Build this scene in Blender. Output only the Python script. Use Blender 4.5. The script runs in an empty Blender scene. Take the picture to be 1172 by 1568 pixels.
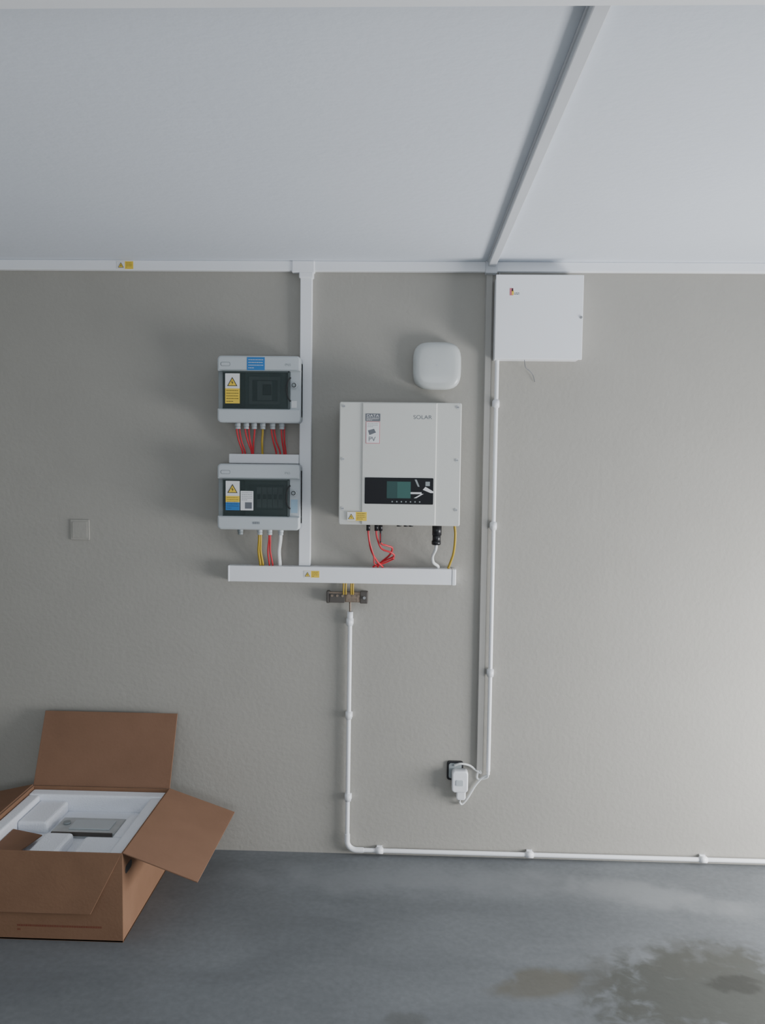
import bpy, bmesh, math, random
from mathutils import Matrix, Vector
random.seed(4)
SC = bpy.context.scene
COL = bpy.context.collection

# ------------------------------------------------------------------ materials
def mat(name, color, rough=0.5, metallic=0.0, bump=0.0, bscale=60.0, var=0.0, vscale=6.0, alpha=1.0, spec=0.5, coat=0.0):
    m = bpy.data.materials.new(name); m.use_nodes = True
    nt = m.node_tree; b = nt.nodes['Principled BSDF']
    b.inputs['Base Color'].default_value = (*color, 1)
    b.inputs['Roughness'].default_value = rough
    b.inputs['Metallic'].default_value = metallic
    b.inputs['Specular IOR Level'].default_value = spec
    b.inputs['Alpha'].default_value = alpha
    if coat: b.inputs['Coat Weight'].default_value = coat
    tc = nt.nodes.new('ShaderNodeTexCoord')
    if var > 0:
        n = nt.nodes.new('ShaderNodeTexNoise'); n.inputs['Scale'].default_value = vscale; n.inputs['Detail'].default_value = 5
        nt.links.new(tc.outputs['Object'], n.inputs['Vector'])
        r = nt.nodes.new('ShaderNodeValToRGB')
        r.color_ramp.elements[0].position = 0.3; r.color_ramp.elements[1].position = 0.7
        r.color_ramp.elements[0].color = (*[c*(1-var) for c in color], 1)
        r.color_ramp.elements[1].color = (*[min(1, c*(1+var)) for c in color], 1)
        nt.links.new(n.outputs['Fac'], r.inputs['Fac']); nt.links.new(r.outputs['Color'], b.inputs['Base Color'])
    if bump > 0:
        n2 = nt.nodes.new('ShaderNodeTexNoise'); n2.inputs['Scale'].default_value = bscale; n2.inputs['Detail'].default_value = 4
        nt.links.new(tc.outputs['Object'], n2.inputs['Vector'])
        bp = nt.nodes.new('ShaderNodeBump'); bp.inputs['Strength'].default_value = bump; bp.inputs['Distance'].default_value = 0.004
        nt.links.new(n2.outputs['Fac'], bp.inputs['Height']); nt.links.new(bp.outputs['Normal'], b.inputs['Normal'])
    return m

M_WALL = mat('painted_plaster_grey', (0.385, 0.370, 0.333), 0.8, bump=0.3, bscale=55, var=0.02, vscale=5, spec=0.2)
M_WALLW = mat('painted_plaster_side', (0.42, 0.42, 0.40), 0.85, spec=0.2, bump=0.2)
M_CEIL = mat('ceiling_paint', (0.70, 0.74, 0.80), 0.9, bump=0.25, bscale=45, var=0.01, vscale=3, spec=0.1)
M_WHITE = mat('white_pvc', (0.88, 0.89, 0.91), 0.35, var=0.01)
M_TRUNKC = mat('painted_pvc', (0.64, 0.66, 0.69), 0.5, var=0.02)
M_GREYPVC = mat('grey_painted_mini_trunking', (0.36, 0.35, 0.325), 0.6, var=0.03)
M_CABW = mat('white_powder_coat', (0.90, 0.91, 0.93), 0.4, bump=0.05, bscale=300)
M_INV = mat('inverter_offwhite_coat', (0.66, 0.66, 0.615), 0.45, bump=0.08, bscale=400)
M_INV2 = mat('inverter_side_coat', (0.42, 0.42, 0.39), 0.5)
M_LGREY = mat('enclosure_light_grey_plastic', (0.54, 0.575, 0.59), 0.4)
M_MGREY = mat('enclosure_mid_grey_plastic', (0.29, 0.32, 0.325), 0.45)
M_SMOKE = mat('smoked_window_plastic', (0.05, 0.07, 0.067), 0.2, alpha=0.48, spec=0.4)
M_INNER = mat('enclosure_inner_cover', (0.20, 0.235, 0.23), 0.6)
M_DARKG = mat('enclosure_dark_grey_plastic', (0.07, 0.09, 0.088), 0.5)
M_BLACK = mat('black_plastic', (0.015, 0.015, 0.017), 0.35)
M_GLOSSB = mat('black_display_panel', (0.006, 0.006, 0.008), 0.35, spec=0.15)
M_LCD = mat('lcd_green_glass', (0.02, 0.065, 0.06), 0.35, spec=0.2)
M_RED = mat('red_cable_sheath', (0.62, 0.03, 0.045), 0.4)
M_YEL = mat('yellow_green_cable_sheath', (0.50, 0.34, 0.04), 0.45)
M_WCAB = mat('white_cable_sheath', (0.72, 0.73, 0.72), 0.45)
M_LABY = mat('yellow_label', (0.85, 0.60, 0.06), 0.5)
M_LABW = mat('white_label', (0.80, 0.80, 0.80), 0.5)
M_LABB = mat('blue_label', (0.03, 0.19, 0.50), 0.5)
M_PINK = mat('red_label_border', (0.60, 0.16, 0.20), 0.5)
M_INK = mat('black_ink', (0.03, 0.03, 0.03), 0.6)
M_GINK = mat('grey_ink', (0.15, 0.16, 0.18), 0.6)
M_SCREW = mat('screw_steel', (0.35, 0.35, 0.35), 0.35, metallic=0.8)
M_BAR = mat('tarnished_brass_bar', (0.24, 0.185, 0.14), 0.45, metallic=0.3, var=0.3, vscale=60)
M_BARD = mat('dark_bar_end', (0.085, 0.075, 0.065), 0.5)
M_CARD = mat('corrugated_cardboard', (0.265, 0.150, 0.092), 0.85, bump=0.15, bscale=90, var=0.06, vscale=9, spec=0.15)
M_CARDI = mat('corrugated_cardboard_inside', (0.235, 0.134, 0.086), 0.88, bump=0.15, bscale=90, var=0.05, vscale=7, spec=0.15)
M_FOAM = mat('polystyrene_foam', (0.88, 0.90, 0.95), 0.8, bump=0.5, bscale=160, spec=0.2)
M_PAPER = mat('grey_plastic_bag', (0.50, 0.52, 0.52), 0.3, var=0.08, vscale=30)
M_AP = mat('matt_white_plastic', (0.56, 0.58, 0.565), 0.3)

def floor_material():
    m = bpy.data.materials.new('concrete_screed_floor'); m.use_nodes = True
    nt = m.node_tree; N = nt.nodes; L = nt.links; b = N['Principled BSDF']
    tc = N.new('ShaderNodeTexCoord')
    def noise(s, d=5, dist=0.0, sc=(1, 1, 1)):
        mp = N.new('ShaderNodeMapping'); mp.inputs['Scale'].default_value = sc
        L.new(tc.outputs['Object'], mp.inputs['Vector'])
        n = N.new('ShaderNodeTexNoise'); n.inputs['Scale'].default_value = s; n.inputs['Detail'].default_value = d
        n.inputs['Distortion'].default_value = dist; L.new(mp.outputs['Vector'], n.inputs['Vector']); return n.outputs['Fac']
    def ramp(fac, p0, c0, p1, c1):
        r = N.new('ShaderNodeValToRGB'); e = r.color_ramp.elements
        e[0].position = p0; e[0].color = (*c0, 1); e[1].position = p1; e[1].color = (*c1, 1)
        L.new(fac, r.inputs['Fac']); return r.outputs['Color']
    base = ramp(noise(1.6, 6, 0.6, (1, 2.2, 1)), 0.32, (0.155, 0.164, 0.170), 0.68, (0.205, 0.216, 0.223))
    fine = ramp(noise(45, 6), 0.3, (0.92,)*3, 0.7, (1.06,)*3)
    mx = N.new('ShaderNodeMix'); mx.data_type = 'RGBA'; mx.blend_type = 'MULTIPLY'; mx.inputs[0].default_value = 1
    L.new(base, mx.inputs[6]); L.new(fine, mx.inputs[7]); cur = mx.outputs[2]
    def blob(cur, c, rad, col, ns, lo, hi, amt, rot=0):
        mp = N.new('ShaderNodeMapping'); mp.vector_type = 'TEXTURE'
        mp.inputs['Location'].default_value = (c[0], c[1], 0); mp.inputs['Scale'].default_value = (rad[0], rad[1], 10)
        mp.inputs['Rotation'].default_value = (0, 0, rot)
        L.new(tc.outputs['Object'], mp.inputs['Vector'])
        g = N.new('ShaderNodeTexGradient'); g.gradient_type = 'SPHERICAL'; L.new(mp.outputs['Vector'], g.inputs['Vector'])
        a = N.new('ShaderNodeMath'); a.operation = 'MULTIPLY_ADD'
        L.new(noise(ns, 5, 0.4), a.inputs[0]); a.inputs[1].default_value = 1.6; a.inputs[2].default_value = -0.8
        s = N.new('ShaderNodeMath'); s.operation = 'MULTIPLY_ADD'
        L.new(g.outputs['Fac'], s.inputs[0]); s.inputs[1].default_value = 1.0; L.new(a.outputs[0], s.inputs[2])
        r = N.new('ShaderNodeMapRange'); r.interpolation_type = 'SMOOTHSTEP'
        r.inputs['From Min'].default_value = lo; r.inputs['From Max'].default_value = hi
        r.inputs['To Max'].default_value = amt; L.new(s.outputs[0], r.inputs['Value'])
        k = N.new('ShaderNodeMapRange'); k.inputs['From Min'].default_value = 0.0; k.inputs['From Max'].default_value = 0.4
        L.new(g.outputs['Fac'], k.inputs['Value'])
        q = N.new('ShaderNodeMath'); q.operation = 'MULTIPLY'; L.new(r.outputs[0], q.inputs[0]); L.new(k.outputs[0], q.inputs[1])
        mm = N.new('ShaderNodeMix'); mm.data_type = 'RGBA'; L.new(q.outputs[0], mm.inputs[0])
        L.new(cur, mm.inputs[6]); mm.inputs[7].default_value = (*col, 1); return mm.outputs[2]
    cur = blob(cur, (1.00, -0.88), (0.62, 0.36), (0.085, 0.086, 0.073), 15, 0.12, 0.60, 0.85, 0.15)
    cur = blob(cur, (1.02, -0.70), (0.30, 0.16), (0.10, 0.10, 0.088), 18, 0.1, 0.55, 0.6, 0.2)
    cur = blob(cur, (1.08, -0.84), (0.14, 0.08), (0.055, 0.055, 0.048), 14, 0.1, 0.6, 0.7, 0.2)
    cur = blob(cur, (0.44, -0.86), (0.22, 0.10), (0.135, 0.125, 0.095), 9, 0.05, 0.55, 0.7, 0.25)
    cur = blob(cur, (0.62, -0.82), (0.18, 0.10), (0.12, 0.12, 0.11), 14, 0.15, 0.6, 0.5, 0.9)
    cur = blob(cur, (0.0, -1.07), (0.09, 0.06), (0.10, 0.10, 0.09), 12, 0.0, 0.5, 0.45)
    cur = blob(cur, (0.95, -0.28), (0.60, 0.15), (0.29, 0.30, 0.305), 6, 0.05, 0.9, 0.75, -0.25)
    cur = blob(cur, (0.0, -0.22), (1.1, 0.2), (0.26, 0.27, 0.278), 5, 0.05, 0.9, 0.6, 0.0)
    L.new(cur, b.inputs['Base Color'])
    b.inputs['Specular IOR Level'].default_value = 0.25
    rr = N.new('ShaderNodeMapRange'); rr.inputs['To Min'].default_value = 0.6; rr.inputs['To Max'].default_value = 0.85
    L.new(noise(4, 4), rr.inputs['Value']); L.new(rr.outputs[0], b.inputs['Roughness'])
    bp = N.new('ShaderNodeBump'); bp.inputs['Strength'].default_value = 0.25; bp.inputs['Distance'].default_value = 0.003
    L.new(noise(30, 6), bp.inputs['Height']); L.new(bp.outputs['Normal'], b.inputs['Normal'])
    return m
M_FLOOR = floor_material()

# ------------------------------------------------------------------ helpers
def empty(name, loc=(0, 0, 0)):
    o = bpy.data.objects.new(name, None); COL.objects.link(o); o.location = loc
    o.empty_display_size = 0.05; return o

def finish(name, me, m, parent=None, smooth=False):
    if m and not me.materials: me.materials.append(m)
    o = bpy.data.objects.new(name, me); COL.objects.link(o)
    if smooth:
        for p in me.polygons: p.use_smooth = True
    if parent is not None:
        o.parent = parent; o.matrix_parent_inverse = Matrix.Translation(-Vector(parent.location))
    return o

def box(parent, name, x0, x1, y0, y1, z0, z1, m, bev=0.002, seg=2):
    x0, x1 = sorted((x0, x1)); y0, y1 = sorted((y0, y1)); z0, z1 = sorted((z0, z1))
    bm = bmesh.new(); bmesh.ops.create_cube(bm, size=1)
    c = ((x0+x1)/2, (y0+y1)/2, (z0+z1)/2)
    for v in bm.verts:
        v.co = Vector((c[0]+v.co.x*(x1-x0), c[1]+v.co.y*(y1-y0), c[2]+v.co.z*(z1-z0)))
    if bev > 0:
        bmesh.ops.bevel(bm, geom=bm.edges[:], offset=min(bev, 0.45*min(x1-x0, y1-y0, z1-z0)), segments=seg, affect='EDGES', profile=0.5)
    me = bpy.data.meshes.new(name); bm.to_mesh(me); bm.free()
    return finish(name, me, m, parent)

def rrect(x0, x1, z0, z1, r, n=8):
    if not isinstance(r, (tuple, list)): r = (r,)*4      # BL, BR, TR, TL
    pts = []
    for (cx, cz, a0, rr) in ((x0+r[0], z0+r[0], 180, r[0]), (x1-r[1], z0+r[1], 270, r[1]), (x1-r[2], z1-r[2], 0, r[2]), (x0+r[3], z1-r[3], 90, r[3])):
        for i in range(n+1):
            a = math.radians(a0+90*i/n); pts.append((cx+rr*math.cos(a), cz+rr*math.sin(a)))
    return pts

def rslab(parent, name, x0, x1, z0, z1, yb, yf, r, m, edge=0.004, smooth=True, n=8, seg=3):
    """rounded rectangle in XZ, extruded from yb (back) to yf (front), softened front edge"""
    bm = bmesh.new(); rings = []
    prof = [(yb, 0.0)]
    for i in range(seg+1):
        a = math.pi/2*i/seg
        prof.append((yf+edge*(1-math.sin(a)), edge*(1-math.cos(a))))
    rr = r if isinstance(r, (tuple, list)) else (r,)*4
    for (y, ins) in prof:
        pts = rrect(x0+ins, x1-ins, z0+ins, z1-ins, tuple(max(0.0004, q-ins) for q in rr), n)
        rings.append([bm.verts.new((p[0], y, p[1])) for p in pts])
    for a, b in zip(rings[:-1], rings[1:]):
        for i in range(len(a)):
            j = (i+1) % len(a); bm.faces.new((a[i], a[j], b[j], b[i]))
    bm.faces.new(rings[-1]); bm.faces.new(list(reversed(rings[0])))
    bmesh.ops.recalc_face_normals(bm, faces=bm.faces[:])
    me = bpy.data.meshes.new(name); bm.to_mesh(me); bm.free()
    o = finish(name, me, m, parent)
    if smooth:
        for p in me.polygons: p.use_smooth = len(p.vertices) == 4
    return o

def tube(parent, name, pts, r, m, smooth=True, res=8):
    cu = bpy.data.curves.new(name, 'CURVE'); cu.dimensions = '3D'; cu.bevel_depth = r; cu.bevel_resolution = 4; cu.use_fill_caps = True
    if smooth and len(pts) > 2:
        P = [Vector(p) for p in pts]; Q = []
        P2 = [P[0]*2-P[1]]+P+[P[-1]*2-P[-2]]
        for i in range(1, len(P2)-2):
            for k in range(res):
                t = k/res; a, b, c, d = P2[i-1], P2[i], P2[i+1], P2[i+2]
                Q.append(0.5*((2*b)+(c-a)*t+(2*a-5*b+4*c-d)*t*t+(3*b-a-3*c+d)*t**3))
        Q.append(P[-1])
    else: Q = [Vector(p) for p in pts]
    s = cu.splines.new('POLY'); s.points.add(len(Q)-1)
    for i, q in enumerate(Q): s.points[i].co = (*q, 1)
    tmp = bpy.data.objects.new('tmp', cu); COL.objects.link(tmp)
    bpy.context.view_layer.update()
    me = bpy.data.meshes.new_from_object(tmp.evaluated_get(bpy.context.evaluated_depsgraph_get()))
    bpy.data.objects.remove(tmp); bpy.data.curves.remove(cu)
    me.name = name; me.materials.clear()
    return finish(name, me, m, parent, True)

def cyl(parent, name, c, r, h, axis, m, n=24, r2=None, bev=0.0):
    bm = bmesh.new(); bmesh.ops.create_cone(bm, cap_ends=True, segments=n, radius1=r, radius2=r if r2 is None else r2, depth=h)
    if bev:
        es = [e for e in bm.edges if any(len(f.verts) > 4 for f in e.link_faces)]
        bmesh.ops.bevel(bm, geom=es, offset=bev, segments=2, affect='EDGES')
    if axis == 'X': bm.transform(Matrix.Rotation(math.pi/2, 4, 'Y'))
    if axis == 'Y': bm.transform(Matrix.Rotation(math.pi/2, 4, 'X'))
    bm.transform(Matrix.Translation(c))
    me = bpy.data.meshes.new(name); bm.to_mesh(me); bm.free()
    o = finish(name, me, m, parent)
    for p in me.polygons: p.use_smooth = len(p.vertices) == 4
    return o

def poly(parent, name, verts, m, thick=0.0):
    bm = bmesh.new(); vs = [bm.verts.new(v) for v in verts]; f = bm.faces.new(vs); bm.normal_update()
    if thick:
        n = f.normal.copy()
        r = bmesh.ops.extrude_face_region(bm, geom=[f])
        for v in r['geom']:
            if isinstance(v, bmesh.types.BMVert): v.co += n*thick
        bmesh.ops.recalc_face_normals(bm, faces=bm.faces[:])
    me = bpy.data.meshes.new(name); bm.to_mesh(me); bm.free()
    return finish(name, me, m, parent)

def label(parent, name, x0, x1, z0, z1, y, m, t=0.0008):
    return box(parent, name, x0, x1, y-t, y, z0, z1, m, 0)

def text(parent, name, s, x, z, y, size, m, align='LEFT', sx=1.0):
    cu = bpy.data.curves.new(name, 'FONT'); cu.body = s; cu.size = size; cu.align_x = align; cu.extrude = 0.0002
    tmp = bpy.data.objects.new('tmp', cu); COL.objects.link(tmp); bpy.context.view_layer.update()
    me = bpy.data.meshes.new_from_object(tmp.evaluated_get(bpy.context.evaluated_depsgraph_get()))
    bpy.data.objects.remove(tmp); bpy.data.curves.remove(cu); me.materials.clear()
    me.transform(Matrix.Translation((x, y, z)) @ Matrix.Rotation(math.pi/2, 4, 'X') @ Matrix.Diagonal((sx, 1, 1, 1)))
    me.name = name
    return finish(name, me, m, parent)

def lines(parent, name, x0, x1, z0, z1, y, n, m, h=0.0012, rag=True):
    """rows of tiny printed text as one mesh"""
    bm = bmesh.new()
    for i in range(n):
        z = z1-(z1-z0)*(i+0.5)/n; x = x0
        while x < x1-0.002:
            w = random.uniform(0.003, 0.009); e = min(x+w, x1)
            vs = [bm.verts.new(v) for v in ((x, y, z-h/2), (e, y, z-h/2), (e, y, z+h/2), (x, y, z+h/2))]
            bm.faces.new(vs); x = e+0.0015
            if rag and i == n-1 and random.random() < .3: break
    me = bpy.data.meshes.new(name); bm.to_mesh(me); bm.free(); return finish(name, me, m, parent)

def warning_triangle(parent, name, cx, cz, y, s):
    poly(parent, name+'_edge', [(cx-s, y-0.0012, cz-s*.8), (cx+s, y-0.0012, cz-s*.8), (cx, y-0.0012, cz+s*.95)], M_INK)
    k = s*.78
    poly(parent, name+'_fill', [(cx-k, y-0.0016, cz-s*.68), (cx+k, y-0.0016, cz-s*.68), (cx, y-0.0016, cz-s*.68+k*1.72)], M_LABY)
    poly(parent, name+'_bolt', [(cx+s*.05, y-0.002, cz+s*.35), (cx-s*.22, y-0.002, cz-s*.15), (cx+s*.0, y-0.002, cz-s*.12), (cx-s*.05, y-0.002, cz-s*.58), (cx+s*.22, y-0.002, cz-s*.02), (cx+s*.0, y-0.002, cz-s*.05)], M_INK)

# ------------------------------------------------------------------ room
XL, XR, YF, H = -2.7, 2.7, -5.6, 2.5
floor = box(None, 'floor', XL-0.1, XR+0.1, YF-0.1, 0.1, -0.1, 0.0, M_FLOOR, 0)
ceiling = box(None, 'ceiling', XL-0.1, XR+0.1, YF-0.1, 0.1, H, H+0.1, M_CEIL, 0)
box(None, 'wall_back', XL-0.1, XR+0.1, 0.0, 0.1, 0, H, M_WALL, 0)
box(None, 'wall_left', XL-0.1, XL, YF, 0, 0, H, M_WALLW, 0)
def joined_boxes(name, specs, m):
    bm = bmesh.new()
    for (x0, x1, y0, y1, z0, z1) in specs:
        r = bmesh.ops.create_cube(bm, size=1)
        for v in r['verts']:
            v.co = Vector(((x0+x1)/2+v.co.x*(x1-x0), (y0+y1)/2+v.co.y*(y1-y0), (z0+z1)/2+v.co.z*(z1-z0)))
    me = bpy.data.meshes.new(name); bm.to_mesh(me); bm.free(); return finish(name, me, m)
# right wall with the garage door opening (door is rolled up, daylight enters here)
DY0, DY1, DZ = -2.9, -0.30, 2.1
joined_boxes('wall_right', [(XR, XR+0.1, DY1, 0, 0, H), (XR, XR+0.1, YF, DY0, 0, H), (XR, XR+0.1, DY0, DY1, DZ, H)], M_WALLW)
# front wall (behind the camera) with a made-up window opening, added for the fill light
joined_boxes('wall_front', [(XL, -0.9, YF-0.1, YF, 0, H), (0.9, XR, YF-0.1, YF, 0, H), (-0.9, 0.9, YF-0.1, YF, 0, 0.9), (-0.9, 0.9, YF-0.1, YF, 2.1, H)], M_WALLW)
gd = empty('door_1', (XR, (DY0+DY1)/2, DZ))
box(gd, 'frame_near_wall', XR-0.005, XR+0.1, DY1-0.05, DY1, 0, DZ, M_WHITE)
box(gd, 'frame_far', XR-0.005, XR+0.1, DY0, DY0+0.05, 0, DZ, M_WHITE)
box(gd, 'frame_head', XR-0.005, XR+0.1, DY0, DY1, DZ-0.05, DZ, M_WHITE)
wd = empty('added_window_1', (0, YF, 1.5))  # unseen window frame, added around the rear fill light
for nm, a in (('frame_l', (-0.9, -0.85, 0.9, 2.1)), ('frame_r', (0.85, 0.9, 0.9, 2.1)), ('frame_b', (-0.9, 0.9, 0.9, 0.95)), ('frame_t', (-0.9, 0.9, 2.05, 2.1)), ('mullion', (-0.025, 0.025, 0.9, 2.1))):
    box(wd, nm, a[0], a[1], YF-0.08, YF-0.03, a[2], a[3], M_WHITE)

# ------------------------------------------------------------------ trunking
t = empty('cable_trunking', (0, -0.015, 2.48))
box(t, 'lid_left', XL, -0.5, -0.028, 0, 2.459, H, M_WHITE, 0.003)
box(t, 'lid_middle', -0.41, 0.29, -0.028, 0, 2.459, H, M_WHITE, 0.003)
box(t, 'lid_right', 0.33, XR, -0.028, 0, 2.461, H, M_WHITE, 0.003)
box(t, 't_piece', -0.502, -0.408, -0.033, 0, 2.452, H, M_WHITE, 0.004)
box(t, 't_piece_neck', -0.472, -0.413, -0.033, 0, 2.43, 2.455, M_WHITE, 0.004)
label(t, 'label_yellow', -1.225, -1.157, 2.463, 2.494, -0.028, M_LABY)
label(t, 'label_white', -1.225, -1.192, 2.4635, 2.4935, -0.0288, M_LABW, 0.0004)
warning_triangle(t, 'label_triangle', -1.208, 2.478, -0.029, 0.012)
lines(t, 'label_print', -1.187, -1.162, 2.467, 2.491, -0.0292, 4, M_INK)

t = empty('cable_trunking', (-0.443, -0.015, 1.85))
box(t, 'lid', -0.467, -0.418, -0.028, 0, 1.246, 2.435, M_WHITE, 0.003)
t = empty('cable_trunking', (-0.28, -0.02, 1.21))
box(t, 'lid', -0.758, 0.172, -0.045, 0, 1.178, 1.245, M_WHITE, 0.003)
box(t, 'end_cap', 0.172, 0.190, -0.047, 0, 1.177, 1.2455, M_WHITE, 0.004)
box(t, 'end_cap_far', -0.762, -0.754, -0.047, 0, 1.177, 1.2455, M_WHITE, 0.004)
label(t, 'label_yellow', -0.442, -0.378, 1.2, 1.228, -0.045, M_LABY)
label(t, 'label_white', -0.442, -0.413, 1.2005, 1.2275, -0.0458, M_LABW, 0.0004)
warning_triangle(t, 'label_triangle', -0.427, 1.213, -0.046, 0.011)
lines(t, 'label_print', -0.408, -0.382, 1.203, 1.226, -0.0462, 4, M_INK)
t = empty('cable_trunking', (-0.61, -0.02, 1.69))
box(t, 'lid', -0.757, -0.467, -0.045, 0, 1.671, 1.710, M_WHITE, 0.003)

t = empty('ceiling_trunking', (0.31, -1.0, 2.485))
box(t, 'lid', 0.296, 0.328, -2.07, -0.0, 2.476, H, M_TRUNKC, 0.003)
box(t, 'base_lip', 0.292, 0.332, -2.07, -0.0, 2.493, H, M_TRUNKC, 0.001)
box(t, 'corner_cap', 0.286, 0.334, -0.05, 0, 2.45, H, M_TRUNKC, 0.004)
t = empty('ceiling_trunking', (0, -2.1, 2.485))
box(t, 'lid', XL, XR, -2.16, -2.068, 2.46, H, M_WHITE, 0.003)

t = empty('mini_trunking', (0.305, -0.01, 1.4))
box(t, 'lid', 0.292, 0.318, -0.018, 0, 0.385, 2.452, M_GREYPVC, 0.003)
box(t, 'edge_lip', 0.289, 0.321, -0.006, 0, 0.385, 2.452, M_GREYPVC, 0.001)

# ------------------------------------------------------------------ conduits
def clip(parent, name, c, axis):
    cyl(parent, name+'_collar', c, 0.0135, 0.034, axis, M_WHITE, bev=0.002)
    if axis == 'Z':
        box(parent, name+'_foot', c[0]-0.015, c[0]+0.015, -0.014, 0, c[2]-0.012, c[2]+0.012, M_WHITE, 0.002)
    else:
        box(parent, name+'_foot', c[0]-0.012, c[0]+0.012, -0.014, 0, c[2]-0.016, c[2]+0.016, M_WHITE, 0.002)
t = empty('conduit_pipe', (0.342, -0.02, 1.2))
tube(t, 'pipe', [(0.3425, -0.02, 2.105), (0.3415, -0.02, 0.385)], 0.0088, M_WHITE, smooth=False)
for i, z in enumerate((1.928, 1.425, 0.807)): clip(t, 'clip_%d' % (i+1), (0.342, -0.02, z), 'Z')
tube(t, 'pipe_end', [(0.3415, -0.02, 0.387), (0.3415, -0.02, 0.37)], 0.0075, M_WHITE, smooth=False)
t = empty('conduit_pipe', (-0.252, -0.02, 0.5))
zf = 0.026; R = 0.04; arc = []
for i in range(9):
    a = math.radians(180+90*i/8); arc.append((-0.253+R+R*math.cos(a), -0.02, zf+R+R*math.sin(a)))
tube(t, 'pipe', [(-0.250, -0.02, 1.055)] + arc + [(XR-0.02, -0.02, zf)], 0.0095, M_WHITE, smooth=False)
tube(t, 'elbow_sleeve', [(-0.253, -0.02, zf+R+0.03)] + arc + [(-0.253+R+0.03, -0.02, zf)], 0.0118, M_WHITE, smooth=False)
for i, z in enumerate((1.012, 0.612, 0.256)): clip(t, 'clip_%d' % (i+1), (-0.2515, -0.02, z), 'Z')
for i, x in enumerate((-0.115, 0.524, 1.253, 1.95)): clip(t, 'floor_clip_%d' % (i+1), (x, -0.02, zf), 'X')
cyl(t, 'socket_top', (-0.250, -0.02, 1.035), 0.0125, 0.04, 'Z', M_WHITE)

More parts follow.
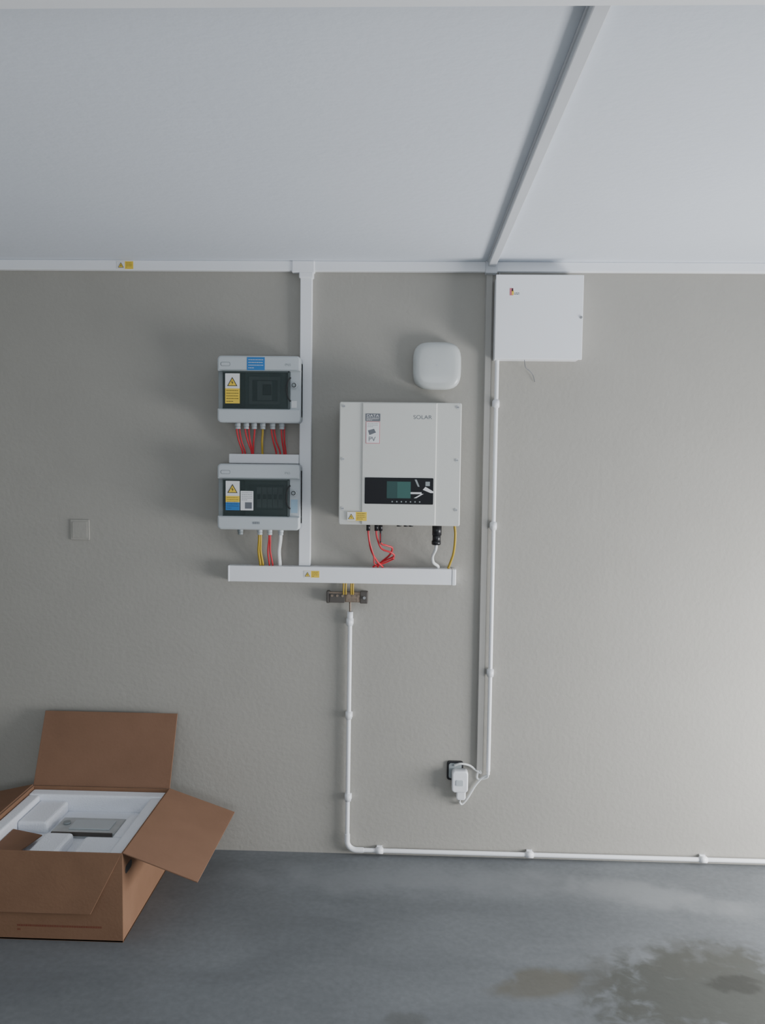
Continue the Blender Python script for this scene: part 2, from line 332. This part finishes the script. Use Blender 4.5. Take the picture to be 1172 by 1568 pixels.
# ------------------------------------------------------------------ combiner boxes
def combiner(z0, lower):
    e = empty('solar_combiner_box', (-0.62, -0.06, z0+0.134))
    x0, x1, z1 = -0.789, -0.452, z0+0.268
    rslab(e, 'base', x0+0.006, x1-0.006, z0+0.004, z1-0.004, 0, -0.05, 0.012, M_MGREY)
    rslab(e, 'cover_body', x0, x1, z0+0.02, z1-0.02, -0.05, -0.088, 0.006, M_MGREY)
    rslab(e, 'top_band', x0, x1, z1-0.061, z1, -0.046, -0.12, (0.004, 0.004, 0.016, 0.016), M_LGREY, edge=0.008)
    rslab(e, 'bottom_band', x0, x1, z0, z0+0.056, -0.046, -0.12, (0.016, 0.016, 0.004, 0.004), M_LGREY, edge=0.008)
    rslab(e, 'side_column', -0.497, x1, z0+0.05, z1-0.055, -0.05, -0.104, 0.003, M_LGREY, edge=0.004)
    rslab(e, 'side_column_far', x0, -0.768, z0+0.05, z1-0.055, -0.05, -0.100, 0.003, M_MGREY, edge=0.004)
    box(e, 'top_band_groove', x0+0.012, x1-0.012, -0.1205, -0.119, z1-0.0585, z1-0.057, M_MGREY, 0)
    # inner cover, din-rail devices
    box(e, 'inner_cover', -0.768, -0.497, -0.092, -0.088, z0+0.054, z1-0.06, M_INNER, 0)
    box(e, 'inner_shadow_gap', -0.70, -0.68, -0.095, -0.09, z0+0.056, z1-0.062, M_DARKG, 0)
    if not lower:
        box(e, 'switch_plate', -0.665, -0.535, -0.097, -0.09, z0+0.075, z1-0.08, M_MGREY, 0.002)
        box(e, 'switch_recess', -0.650, -0.548, -0.099, -0.096, z0+0.088, z1-0.095, M_DARKG, 0.001)
        box(e, 'switch_face', -0.630, -0.570, -0.102, -0.098, z0+0.092, z1-0.099, M_MGREY, 0.001)
        box(e, 'rotary_switch', -0.607, -0.572, -0.106, -0.100, z0+0.112, z0+0.155, M_BLACK, 0.003)
    else:
        box(e, 'rail_slot', -0.665, -0.52, -0.096, -0.09, z0+0.08, z1-0.085, M_DARKG, 0.002)
        for i in range(5):
            xx = -0.632+i*0.022
            box(e, 'breaker_%d' % (i+1), xx, xx+0.0195, -0.098, -0.09, z0+0.09, z1-0.095, M_MGREY, 0.001)
            box(e, 'breaker_lever_%d' % (i+1), xx+0.004, xx+0.017, -0.104, -0.097, z0+0.125, z0+0.145, M_BLACK, 0.001)
    # smoked window door
    rslab(e, 'window_door', -0.768, -0.497, z0+0.050, z1-0.057, -0.107, -0.1145, 0.006, M_SMOKE, edge=0.003)
    box(e, 'window_rim_top', -0.768, -0.497, -0.116, -0.108, z1-0.066, z1-0.060, M_DARKG, 0.001)
    box(e, 'window_rim_bottom', -0.768, -0.497, -0.116, -0.108, z0+0.052, z0+0.058, M_DARKG, 0.001)
    box(e, 'window_rim_side', -0.503, -0.496, -0.116, -0.108, z0+0.052, z1-0.06, M_DARKG, 0.001)
    # latch
    cyl(e, 'latch_boss', (-0.478, -0.110, z0+0.152), 0.013, 0.016, 'Y', M_LGREY, bev=0.002)
    cyl(e, 'latch_ring', (-0.478, -0.119, z0+0.152), 0.009, 0.004, 'Y', M_INK)
    cyl(e, 'latch_core', (-0.478, -0.121, z0+0.152), 0.006, 0.004, 'Y', M_MGREY)
    cu = []
    for i in range(9):
        a = math.radians(100+160*i/8); cu.append((-0.487+0.020*math.cos(a), -0.117, z0+0.135+0.048*math.sin(a)))
    tube(e, 'window_handle', cu, 0.0028, M_INK)
    # embossed marks
    text(e, 'emboss', 'IP65', -0.515, z1-0.04, -0.1202, 0.014, M_MGREY)
    rslab(e, 'emboss_logo', -0.775, -0.735, z1-0.042, z1-0.026, -0.118, -0.1207, 0.006, M_MGREY, edge=0.0005)
    rslab(e, 'emboss_logo_inner', -0.772, -0.738, z1-0.040, z1-0.028, -0.120, -0.1211, 0.005, M_LGREY, edge=0.0003)
    yl = -0.1145
    if not lower:
        label(e, 'blue_label', -0.668, -0.596, z1-0.058, z1-0.006, -0.120, M_LABB)
        lines(e, 'blue_label_print', -0.662, -0.602, z1-0.054, z1-0.011, -0.1212, 4, M_LABW, h=0.002)
        label(e, 'warning_label', -0.757, -0.698, z0+0.077, z1-0.071, yl, M_LABY)
        label(e, 'warning_label_top', -0.757, -0.698, z0+0.137, z1-0.071, yl-0.0008, M_LABW, 0.0004)
        warning_triangle(e, 'warning', -0.728, z0+0.163, yl-0.0008, 0.021)
        lines(e, 'warning_print', -0.752, -0.703, z0+0.080, z0+0.134, yl-0.0014, 5, M_INK, h=0.0022)
        rslab(e, 'seal', -0.49, -0.468, z0+0.062, z0+0.09, -0.103, -0.106, 0.002, M_LABW, edge=0.0005)
    else:
        label(e, 'warning_label', -0.755, -0.698, z0+0.079, z1-0.070, yl, M_LABW)
        warning_triangle(e, 'warning', -0.727, z0+0.166, yl-0.0008, 0.021)
        label(e, 'warning_label_strip', -0.755, -0.698, z0+0.112, z0+0.137, yl-0.0008, M_LABY, 0.0004)
        label(e, 'blue_label', -0.755, -0.698, z0+0.079, z0+0.111, yl-0.0008, M_LABB, 0.0004)
        lines(e, 'warning_print', -0.75, -0.703, z0+0.083, z0+0.135, yl-0.0014, 6, M_INK, h=0.0016)
        label(e, 'rating_label', -0.694, -0.642, z0+0.079, z0+0.158, yl, M_LABW)
        lines(e, 'rating_print', -0.690, -0.647, z0+0.118, z0+0.154, yl-0.001, 5, M_GINK, h=0.0016)
        label(e, 'qr_block', -0.676, -0.648, z0+0.086, z0+0.112, yl-0.0008, M_GINK, 0.0004)
        label(e, 'side_label', -0.490, -0.462, z0+0.07, z0+0.125, -0.104, mat('pale_blue_label', (0.35, 0.5, 0.62), 0.5))
        text(e, 'band_print', 'IIIIIIII', -0.645, z0+0.024, -0.1205, 0.014, M_GINK, sx=1.1)
    return e
def gland(e, i, x, z, m=M_LGREY, y=-0.07):
    cyl(e, 'gland_nut_%d' % i, (x, y, z-0.006), 0.0125, 0.014, 'Z', m, n=6)
    cyl(e, 'gland_cap_%d' % i, (x, y, z-0.018), 0.0105, 0.012, 'Z', m, r2=0.0105)
e1 = combiner(1.836, False)
K = 0.0027
def gx(px): return -0.725+(px-362)*K
for i, px in enumerate((366, 379, 391, 404, 419, 433)): gland(e1, i+1, gx(px), 1.836)
zt = 1.700
W = [(364, 372, M_RED), (368, 376, M_RED), (377, 386, M_RED), (382, 388, M_RED), (391, 389, M_RED), (403, 403, M_YEL), (417, 424, M_RED), (421, 430, M_RED), (432, 436, M_RED), (436, 439, M_RED)]
for i, (a, b, m) in enumerate(W):
    yo = -0.07+0.006*(i % 2)
    xa = gx(a); xb = gx(b)-0.005
    tube(e1, 'cable_%d' % (i+1), [(xa, yo, 1.825), (xa+0.001, yo, 1.80), (xa*0.55+xb*0.45, -0.060, 1.762), (xb, -0.038, 1.722), (xb, -0.028, zt)], 0.0034 if m is M_RED else 0.0045, m)
e2 = combiner(1.402, True)
for i, px in enumerate((371, 401, 416, 433)): gland(e2, i+1, gx(px)-0.003, 1.402, M_LGREY if i else M_MGREY)
for i, (a, b, m, r) in enumerate([(400, 399, M_YEL, 0.0055), (402.5, 403, M_YEL, 0.0045), (415, 413, M_RED, 0.0034), (417, 418, M_RED, 0.0034), (432, 429, M_WCAB, 0.0065), (434, 431, M_WCAB, 0.004)]):
    xa = gx(a)-0.003; xb = gx(b)-0.003
    tube(e2, 'cable_%d' % (i+1), [(xa, -0.07, 1.39), (xa, -0.07, 1.36), ((xa+xb)/2-0.004, -0.055, 1.31), (xb, -0.035, 1.262), (xb+0.001, -0.028, 1.2455)], r, m)

# ------------------------------------------------------------------ inverter
e = empty('solar_inverter', (-0.047, -0.1, 1.68))
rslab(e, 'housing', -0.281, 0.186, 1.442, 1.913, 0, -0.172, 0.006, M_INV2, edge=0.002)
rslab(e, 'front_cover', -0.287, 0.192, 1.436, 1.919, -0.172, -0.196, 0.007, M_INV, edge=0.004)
rslab(e, 'raised_centre_panel', -0.197, 0.096, 1.438, 1.917, -0.19, -0.2005, 0.002, M_INV, edge=0.004)
for i in range(9):
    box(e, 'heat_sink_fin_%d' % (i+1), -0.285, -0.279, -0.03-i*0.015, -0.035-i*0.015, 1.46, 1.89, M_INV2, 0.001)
for i, (x, z) in enumerate(((-0.270, 1.902), (0.176, 1.902), (-0.272, 1.695), (0.176, 1.695), (-0.272, 1.50), (0.176, 1.50))):
    cyl(e, 'screw_%d' % (i+1), (x, -0.197, z), 0.006, 0.003, 'Y', M_SCREW)
    box(e, 'screw_slot_%d' % (i+1), x-0.005, x+0.005, -0.1992, -0.198, z-0.0008, z+0.0008, M_INK, 0)
yp = -0.2005
rslab(e, 'display_panel', -0.184, 0.086, 1.520, 1.624, -0.198, -0.2025, 0.003, M_GLOSSB, edge=0.001)
label(e, 'lcd_screen', -0.097, -0.003, 1.543, 1.610, -0.2025, M_LCD)
label(e, 'lcd_window', -0.056, -0.003, 1.545, 1.608, -0.2033, mat('lcd_lit_glass', (0.035, 0.115, 0.10), 0.35, spec=0.2), 0.0004)
for i in range(7):
    cyl(e, 'key_%d' % (i+1), (-0.075+i*0.018, -0.203, 1.530), 0.0028, 0.001, 'Y', M_MGREY, n=12)
label(e, 'painted_reflection_strip', -0.035, 0.040, 1.561, 1.568, -0.2025, M_LABW, 0.0005)  # this strip and the next four shapes are reflections painted in flat colour
poly(e, 'painted_reflection_1', [(0.010, -0.2032, 1.545), (0.020, -0.2032, 1.545), (0.048, -0.2032, 1.562), (0.040, -0.2032, 1.562)], M_LABW)
poly(e, 'painted_reflection_2', [(0.045, -0.2032, 1.578), (0.075, -0.2032, 1.566), (0.086, -0.2032, 1.566), (0.086, -0.2032, 1.572), (0.055, -0.2032, 1.590)], M_LABW)
poly(e, 'painted_reflection_3', [(0.012, -0.2032, 1.618), (0.020, -0.2032, 1.618), (0.032, -0.2032, 1.590), (0.025, -0.2032, 1.590)], M_MGREY)
label(e, 'painted_reflection_4', 0.055, 0.072, 1.593, 1.610, -0.2025, M_MGREY, 0.0004)
text(e, 'brand_text', 'SOLAR', 0.003, 1.855, yp-0.0002, 0.021, M_GINK, sx=1.15)
label(e, 'header_label', -0.184, -0.126, 1.845, 1.874, yp, M_GINK)
text(e, 'header_text', 'DATA', -0.180, 1.861, yp-0.0012, 0.014, M_LABW, sx=1.3)
lines(e, 'header_print', -0.180, -0.130, 1.847, 1.859, yp-0.0012, 3, M_LABW, h=0.0015)
label(e, 'pv_label_border', -0.182, -0.127, 1.757, 1.843, yp, M_PINK)
label(e, 'pv_label', -0.180, -0.129, 1.759, 1.841, yp-0.0008, M_LABW, 0.0004)
text(e, 'pv_text', 'PV', -0.172, 1.766, yp-0.0014, 0.026, M_GINK)
poly(e, 'pv_panel_icon', [(-0.168, yp-0.0014, 1.79), (-0.142, yp-0.0014, 1.80), (-0.150, yp-0.0014, 1.815), (-0.174, yp-0.0014, 1.808)], M_GINK)
lines(e, 'pv_print', -0.176, -0.134, 1.820, 1.838, yp-0.0014, 3, M_GINK, h=0.0012)
label(e, 'warning_label', -0.252, -0.175, 1.452, 1.487, -0.1995, M_LABY, 0.002)
label(e, 'warning_label_left', -0.252, -0.219, 1.4525, 1.4865, -0.2015, M_LABW, 0.0004)
warning_triangle(e, 'warning', -0.236, 1.468, -0.2015, 0.0125)
lines(e, 'warning_print', -0.214, -0.180, 1.456, 1.484, -0.2022, 4, M_INK, h=0.0015)
for i, x in enumerate((-0.048, -0.02, 0.0)):
    cyl(e, 'plugged_port_%d' % (i+1), (x, -0.16, 1.434), 0.009, 0.010, 'Z', M_BLACK)
e = empty('inverter_cables', (0.0, -0.08, 1.33))
for i, x in enumerate((-0.172, -0.139, -0.122)):
    cyl(e, 'dc_connector_%d' % (i+1), (x, -0.13, 1.4215), 0.008, 0.028, 'Z', M_BLACK)
cyl(e, 'ac_connector_collar', (0.105, -0.13, 1.413), 0.019, 0.045, 'Z', M_BLACK, bev=0.003)
cyl(e, 'ac_connector_body', (0.104, -0.13, 1.382), 0.0165, 0.045, 'Z', M_BLACK, bev=0.003)
cyl(e, 'ac_connector_nut', (0.103, -0.13, 1.363), 0.0185, 0.018, 'Z', M_BLACK, n=8, bev=0.002)
tube(e, 'ac_cable', [(0.103, -0.13, 1.36), (0.101, -0.125, 1.335), (0.090, -0.10, 1.305), (0.094, -0.065, 1.275), (0.113, -0.038, 1.257), (0.116, -0.032, 1.248)], 0.0065, M_WCAB)
tube(e, 'earth_cable', [(0.176, -0.12, 1.435), (0.180, -0.12, 1.39), (0.176, -0.09, 1.32), (0.164, -0.05, 1.27), (0.158, -0.034, 1.248)], 0.0052, M_YEL)
cr = 0.0038
tube(e, 'dc_cable_1', [(-0.172, -0.13, 1.42), (-0.170, -0.13, 1.385), (-0.160, -0.11, 1.325), (-0.136, -0.07, 1.275), (-0.114, -0.034, 1.248)], cr, M_RED)
tube(e, 'dc_cable_2', [(-0.139, -0.13, 1.42), (-0.137, -0.13, 1.385), (-0.118, -0.12, 1.335), (-0.080, -0.11, 1.318), (-0.068, -0.09, 1.300), (-0.110, -0.06, 1.275), (-0.155, -0.034, 1.248)], cr, M_RED)
tube(e, 'dc_cable_3', [(-0.122, -0.13, 1.42), (-0.120, -0.13, 1.360), (-0.100, -0.12, 1.348), (-0.075, -0.10, 1.335), (-0.085, -0.08, 1.305), (-0.120, -0.05, 1.27), (-0.136, -0.034, 1.248)], cr, M_RED)
tube(e, 'dc_cable_3_sleeve', [(-0.122, -0.13, 1.425), (-0.1205, -0.13, 1.36)], 0.0044, M_BLACK, smooth=False)
tube(e, 'dc_cable_4', [(-0.176, -0.125, 1.42), (-0.166, -0.125, 1.36), (-0.150, -0.10, 1.30), (-0.148, -0.05, 1.262), (-0.118, -0.045, 1.262), (-0.070, -0.055, 1.285), (-0.074, -0.085, 1.292)], 0.003, M_RED)

# ------------------------------------------------------------------ access point (rounded square dome)
e = empty('wifi_access_point', (0.094, -0.025, 2.08))
bm = bmesh.new(); n = 48; rings = []
prof = [(0.0, 0.90), (-0.012, 0.97), (-0.022, 1.0), (-0.032, 0.99), (-0.042, 0.94), (-0.048, 0.86), (-0.051, 0.70), (-0.0525, 0.40)]
for (y, s) in prof:
    ring = []
    for i in range(n):
        a = 2*math.pi*i/n; c, sn = math.cos(a), math.sin(a); p = 3.6
        rr = (abs(c)**p+abs(sn)**p)**(-1/p)
        ring.append(bm.verts.new((0.097+0.099*s*rr*c, y, 2.079+0.097*s*rr*sn)))
    rings.append(ring)
for a, b in zip(rings[:-1], rings[1:]):
    for i in range(n): bm.faces.new((a[i], a[(i+1) % n], b[(i+1) % n], b[i]))
bm.faces.new(rings[-1]); bmesh.ops.recalc_face_normals(bm, faces=bm.faces[:])
me = bpy.data.meshes.new('dome'); bm.to_mesh(me); bm.free(); finish('dome', me, M_AP, e, True)
cyl(e, 'status_led', (0.097, -0.0528, 2.079), 0.003, 0.001, 'Y', M_LGREY)

# ------------------------------------------------------------------ cabinet
e = empty('distribution_cabinet', (0.496, -0.055, 2.265))
box(e, 'housing', 0.327, 0.665, -0.100, 0, 2.104, 2.427, M_CABW, 0.002)
box(e, 'door', 0.323, 0.669, -0.112, -0.1015, 2.100, 2.431, M_CABW, 0.0025, 3)
cyl(e, 'lock', (0.661, -0.113, 2.266), 0.0055, 0.004, 'Y', M_SCREW)
label(e, 'logo_label', 0.378, 0.392, 2.350, 2.378, -0.112, M_PINK)
label(e, 'logo_label_yellow', 0.386, 0.394, 2.352, 2.368, -0.1128, M_LABY, 0.0004)
label(e, 'logo_label_dark', 0.386, 0.391, 2.366, 2.377, -0.1128, M_INK, 0.0004)
lines(e, 'logo_print', 0.396, 0.416, 2.352, 2.362, -0.1122, 2, M_GINK, h=0.003)
tube(e, 'loose_wire', [(0.45, -0.05, 2.105), (0.455, -0.05, 2.075), (0.475, -0.03, 2.062), (0.492, -0.012, 2.045), (0.50, -0.005, 2.02)], 0.0013, M_GINK)
tube(e, 'hanging_bracket_wire', [(0.345, -0.02, 2.428), (0.345, -0.02, 2.457)], 0.003, M_SCREW, smooth=False)

# ------------------------------------------------------------------ earth bar
e = empty('earth_terminal_bar', (-0.262, -0.03, 1.115))
box(e, 'bar', -0.347, -0.178, -0.030, -0.012, 1.096, 1.138, M_BAR, 0.003)
box(e, 'bar_end', -0.349, -0.336, -0.034, 0, 1.092, 1.142, M_BARD, 0.003)
box(e, 'bar_end_far', -0.208, -0.176, -0.034, 0, 1.092, 1.142, M_BARD, 0.003)
box(e, 'bar_cover', -0.336, -0.272, -0.035, -0.012, 1.094, 1.132, M_BARD, 0.002)
box(e, 'clamp', -0.268, -0.215, -0.036, -0.01, 1.098, 1.132, M_BAR, 0.002)
for i in range(6):
    cyl(e, 'terminal_screw_%d' % (i+1), (-0.325+i*0.022, -0.035, 1.124), 0.0050, 0.006, 'Y', M_BAR)
cyl(e, 'terminal_screw_7', (-0.190, -0.036, 1.117), 0.006, 0.006, 'Y', M_SCREW)
for i, x in enumerate((-0.278, -0.268, -0.246, -0.238)):
    tube(e, 'earth_wire_%d' % (i+1), [(x, -0.022, 1.176), (x, -0.026, 1.15), (x+0.001, -0.034, 1.128)], 0.0036, M_YEL)
tube(e, 'earth_down_wire', [(-0.250, -0.024, 1.11), (-0.250, -0.022, 1.085), (-0.250, -0.02, 1.056)], 0.004, M_BAR)

# ------------------------------------------------------------------ socket, charger, cords
e = empty('wall_socket', (0.205, -0.01, 0.375))
rslab(e, 'frame', 0.168, 0.238, 0.338, 0.420, 0, -0.010, 0.012, M_BLACK, edge=0.003)
rslab(e, 'face', 0.176, 0.230, 0.346, 0.412, -0.008, -0.0115, 0.01, M_MGREY, edge=0.001)
for i, z in enumerate((0.408, 0.35)):
    cyl(e, 'face_screw_%d' % (i+1), (0.203, -0.0118, z), 0.003, 0.002, 'Y', M_SCREW)
e = empty('power_adapter', (0.222, -0.04, 0.34))
rslab(e, 'body', 0.188, 0.256, 0.300, 0.392, -0.0115, -0.052, 0.014, M_WHITE, edge=0.006)
rslab(e, 'plug_head', 0.208, 0.248, 0.262, 0.312, -0.012, -0.040, 0.012, M_WHITE, edge=0.006)
rslab(e, 'switch', 0.205, 0.236, 0.33, 0.355, -0.050, -0.0545, 0.005, M_LGREY, edge=0.001)
tube(e, 'plug_cord', [(0.228, -0.025, 0.268), (0.224, -0.02, 0.248), (0.235, -0.012, 0.236), (0.258, -0.010, 0.262), (0.29, -0.010, 0.318), (0.318, -0.012, 0.352), (0.341, -0.018, 0.368)], 0.0045, M_WCAB)
tube(e, 'feed_cord', [(0.200, -0.014, 0.404), (0.225, -0.020, 0.414), (0.262, -0.012, 0.405), (0.290, -0.010, 0.385), (0.312, -0.010, 0.372), (0.303, -0.010, 0.395)], 0.0045, M_WCAB)
tube(e, 'tail_cord', [(0.303, -0.010, 0.395), (0.296, -0.009, 0.352), (0.312, -0.010, 0.345), (0.338, -0.016, 0.356), (0.3415, -0.019, 0.37)], 0.0045, M_WCAB)

e = empty('blank_cover_plate', (-1.402, -0.005, 1.38))
rslab(e, 'plate', -1.443, -1.361, 1.337, 1.424, 0, -0.005, 0.004, M_WALL, edge=0.0025)
rslab(e, 'inner_plate', -1.434, -1.370, 1.346, 1.415, -0.004, -0.0065, 0.003, M_WALL, edge=0.001)

# ------------------------------------------------------------------ cardboard box
e = empty('cardboard_box', (-1.27, -0.425, 0.0))
bx0, bx1, by0, by1, bh, T = -1.560, -0.985, -0.712, -0.135, 0.320, 0.006
box(e, 'bottom', bx0, bx1, by0, by1, 0.0, 0.006, M_CARD, 0)
box(e, 'side_back', bx0, bx1, by1-T, by1, 0, bh, M_CARD, 0.001)
box(e, 'side_front', bx0, bx1, by0, by0+T, 0, bh, M_CARD, 0.001)
box(e, 'side_left', bx0, bx0+T, by0+T, by1-T, 0, bh, M_CARD, 0.001)
box(e, 'side_right', bx1-T, bx1, by0+T, by1-T, 0, bh, M_CARD, 0.001)
rot = rslab(None, 'tmp_hole', -0.035, 0.035, -0.014, 0.014, 0, -0.0008, 0.0135, M_INK, edge=0.0003)
me = rot.data; bpy.data.objects.remove(rot)
me.transform(Matrix.Translation((bx1, -0.650, 0.245)) @ Matrix.Rotation(math.pi/2, 4, 'Z')); finish('hand_hole', me, M_INK, e)
def slabquad(name, a, b, c, d, m, t=0.005):
    o = poly(e, name, [a, b, c, d], m, t)
    md = o.modifiers.new('b', 'BEVEL'); md.width = 0.001; md.segments = 1
    return o
slabquad('flap_back', (bx1, by1, bh), (bx0, by1, bh), (bx0+0.012, -0.035, 0.607), (bx1+0.006, -0.035, 0.607), M_CARDI)
slabquad('flap_right', (bx1, by1-0.005, bh), (bx1, by0, bh), (bx1+0.262, by0+0.002, bh-0.098), (bx1+0.270, by1+0.005, bh-0.098), M_CARDI)
slabquad('flap_left', (bx0, by0, bh), (bx0, by1, bh), (bx0-0.27, by1-0.01, bh-0.06), (bx0-0.27, by0+0.01, bh-0.06), M_CARDI)
slabquad('flap_front', (bx0, by0, bh), (bx1-0.004, by0, bh), (bx1-0.11, by0-0.014, bh-0.215), (bx0+0.02, by0-0.014, bh-0.215), M_CARD)
lines(e, 'printed_marks', -1.36, -1.06, 0.03, 0.06, by0-0.0006, 2, mat('faded_red_print', (0.22, 0.07, 0.04), 0.8), h=0.007)

e = empty('foam_packaging', (-1.27, -0.425, 0.006))
fx0, fx1, fy0, fy1 = bx0+T+0.001, bx1-T-0.001, by0+T+0.001, by1-T-0.001
box(e, 'base_block', fx0, fx1, fy0, fy1, 0.0065, 0.240, M_FOAM, 0.004)
box(e, 'rim_back', fx0, fx1, fy1-0.055, fy1, 0.235, 0.308, M_FOAM, 0.008, 3)
box(e, 'rim_right', fx1-0.055, fx1, fy0, fy1-0.055, 0.235, 0.305, M_FOAM, 0.008, 3)
box(e, 'rim_left', fx0, fx0+0.05, fy0, fy1-0.055, 0.235, 0.305, M_FOAM, 0.008, 3)
box(e, 'rim_front', fx0+0.05, fx1-0.055, fy0, fy0+0.04, 0.235, 0.300, M_FOAM, 0.008, 3)
box(e, 'ledge_left', fx0+0.05, fx0+0.17, fy0+0.30, fy1-0.055, 0.235, 0.285, M_FOAM, 0.012, 3)
box(e, 'ledge_front', fx0+0.36, fx1-0.055, fy0+0.04, fy0+0.19, 0.235, 0.290, M_FOAM, 0.016, 3)
box(e, 'block_middle', -1.36, -1.25, fy0+0.04, fy0+0.23, 0.235, 0.282, M_FOAM, 0.014, 3)
box(e, 'block_right', -1.10, fx1-0.055, -0.50, -0.30, 0.235, 0.280, M_FOAM, 0.012, 3)
box(e, 'accessory_tray', -1.36, -1.11, -0.435, -0.30, 0.236, 0.262, M_PAPER, 0.005)
box(e, 'accessory_panel', -1.30, -1.14, -0.41, -0.33, 0.262, 0.267, M_LGREY, 0.002)
box(e, 'accessory_edge_strip', -1.355, -1.12, -0.441, -0.434, 0.250, 0.264, M_BARD, 0.001)
cyl(e, 'accessory_dial', (-1.325, -0.36, 0.266), 0.014, 0.008, 'Z', M_MGREY)
poly(e, 'loose_card', [(-1.50, -0.645, 0.268), (-1.40, -0.645, 0.268), (-1.375, -0.47, 0.262), (-1.50, -0.44, 0.268)], M_CARDI, 0.004)

# ------------------------------------------------------------------ lights
def area(name, loc, rot, sx, sy, power, col, spread=180):
    l = bpy.data.lights.new(name, 'AREA'); l.shape = 'RECTANGLE'; l.size = sx; l.size_y = sy; l.energy = power; l.color = col
    l.spread = math.radians(spread)
    o = bpy.data.objects.new(name, l); COL.objects.link(o); o.location = loc; o.rotation_euler = rot; return o
area('daylight_garage_door', (XR+0.04, -1.05, 0.58), (0, math.radians(90), 0), 1.05, 1.45, 130, (0.98, 0.985, 1.0))
area('added_rear_fill', (0, YF-0.02, 1.5), (math.radians(90), 0, 0), 1.7, 1.1, 36, (0.86, 0.93, 1.0))  # soft fill light added behind the camera, no known window there
w = bpy.data.worlds.new('overcast_sky'); SC.world = w; w.use_nodes = True
w.node_tree.nodes['Background'].inputs[0].default_value = (0.75, 0.85, 1.0, 1)
w.node_tree.nodes['Background'].inputs[1].default_value = 0.8

# ------------------------------------------------------------------ camera
cam = bpy.data.cameras.new('camera'); co = bpy.data.objects.new('camera', cam); COL.objects.link(co)
co.location = (0, -3.5413, 1.7135)
co.rotation_euler = (Matrix.Rotation(math.radians(1.93493), 3, 'Z') @ Matrix.Rotation(math.radians(90-3.85512), 3, 'X') @ Matrix.Rotation(math.radians(0.70984), 3, 'Z')).to_euler()
cam.sensor_width = 36; cam.sensor_fit = 'AUTO'; cam.lens = 29.851; cam.clip_start = 0.02
SC.camera = co
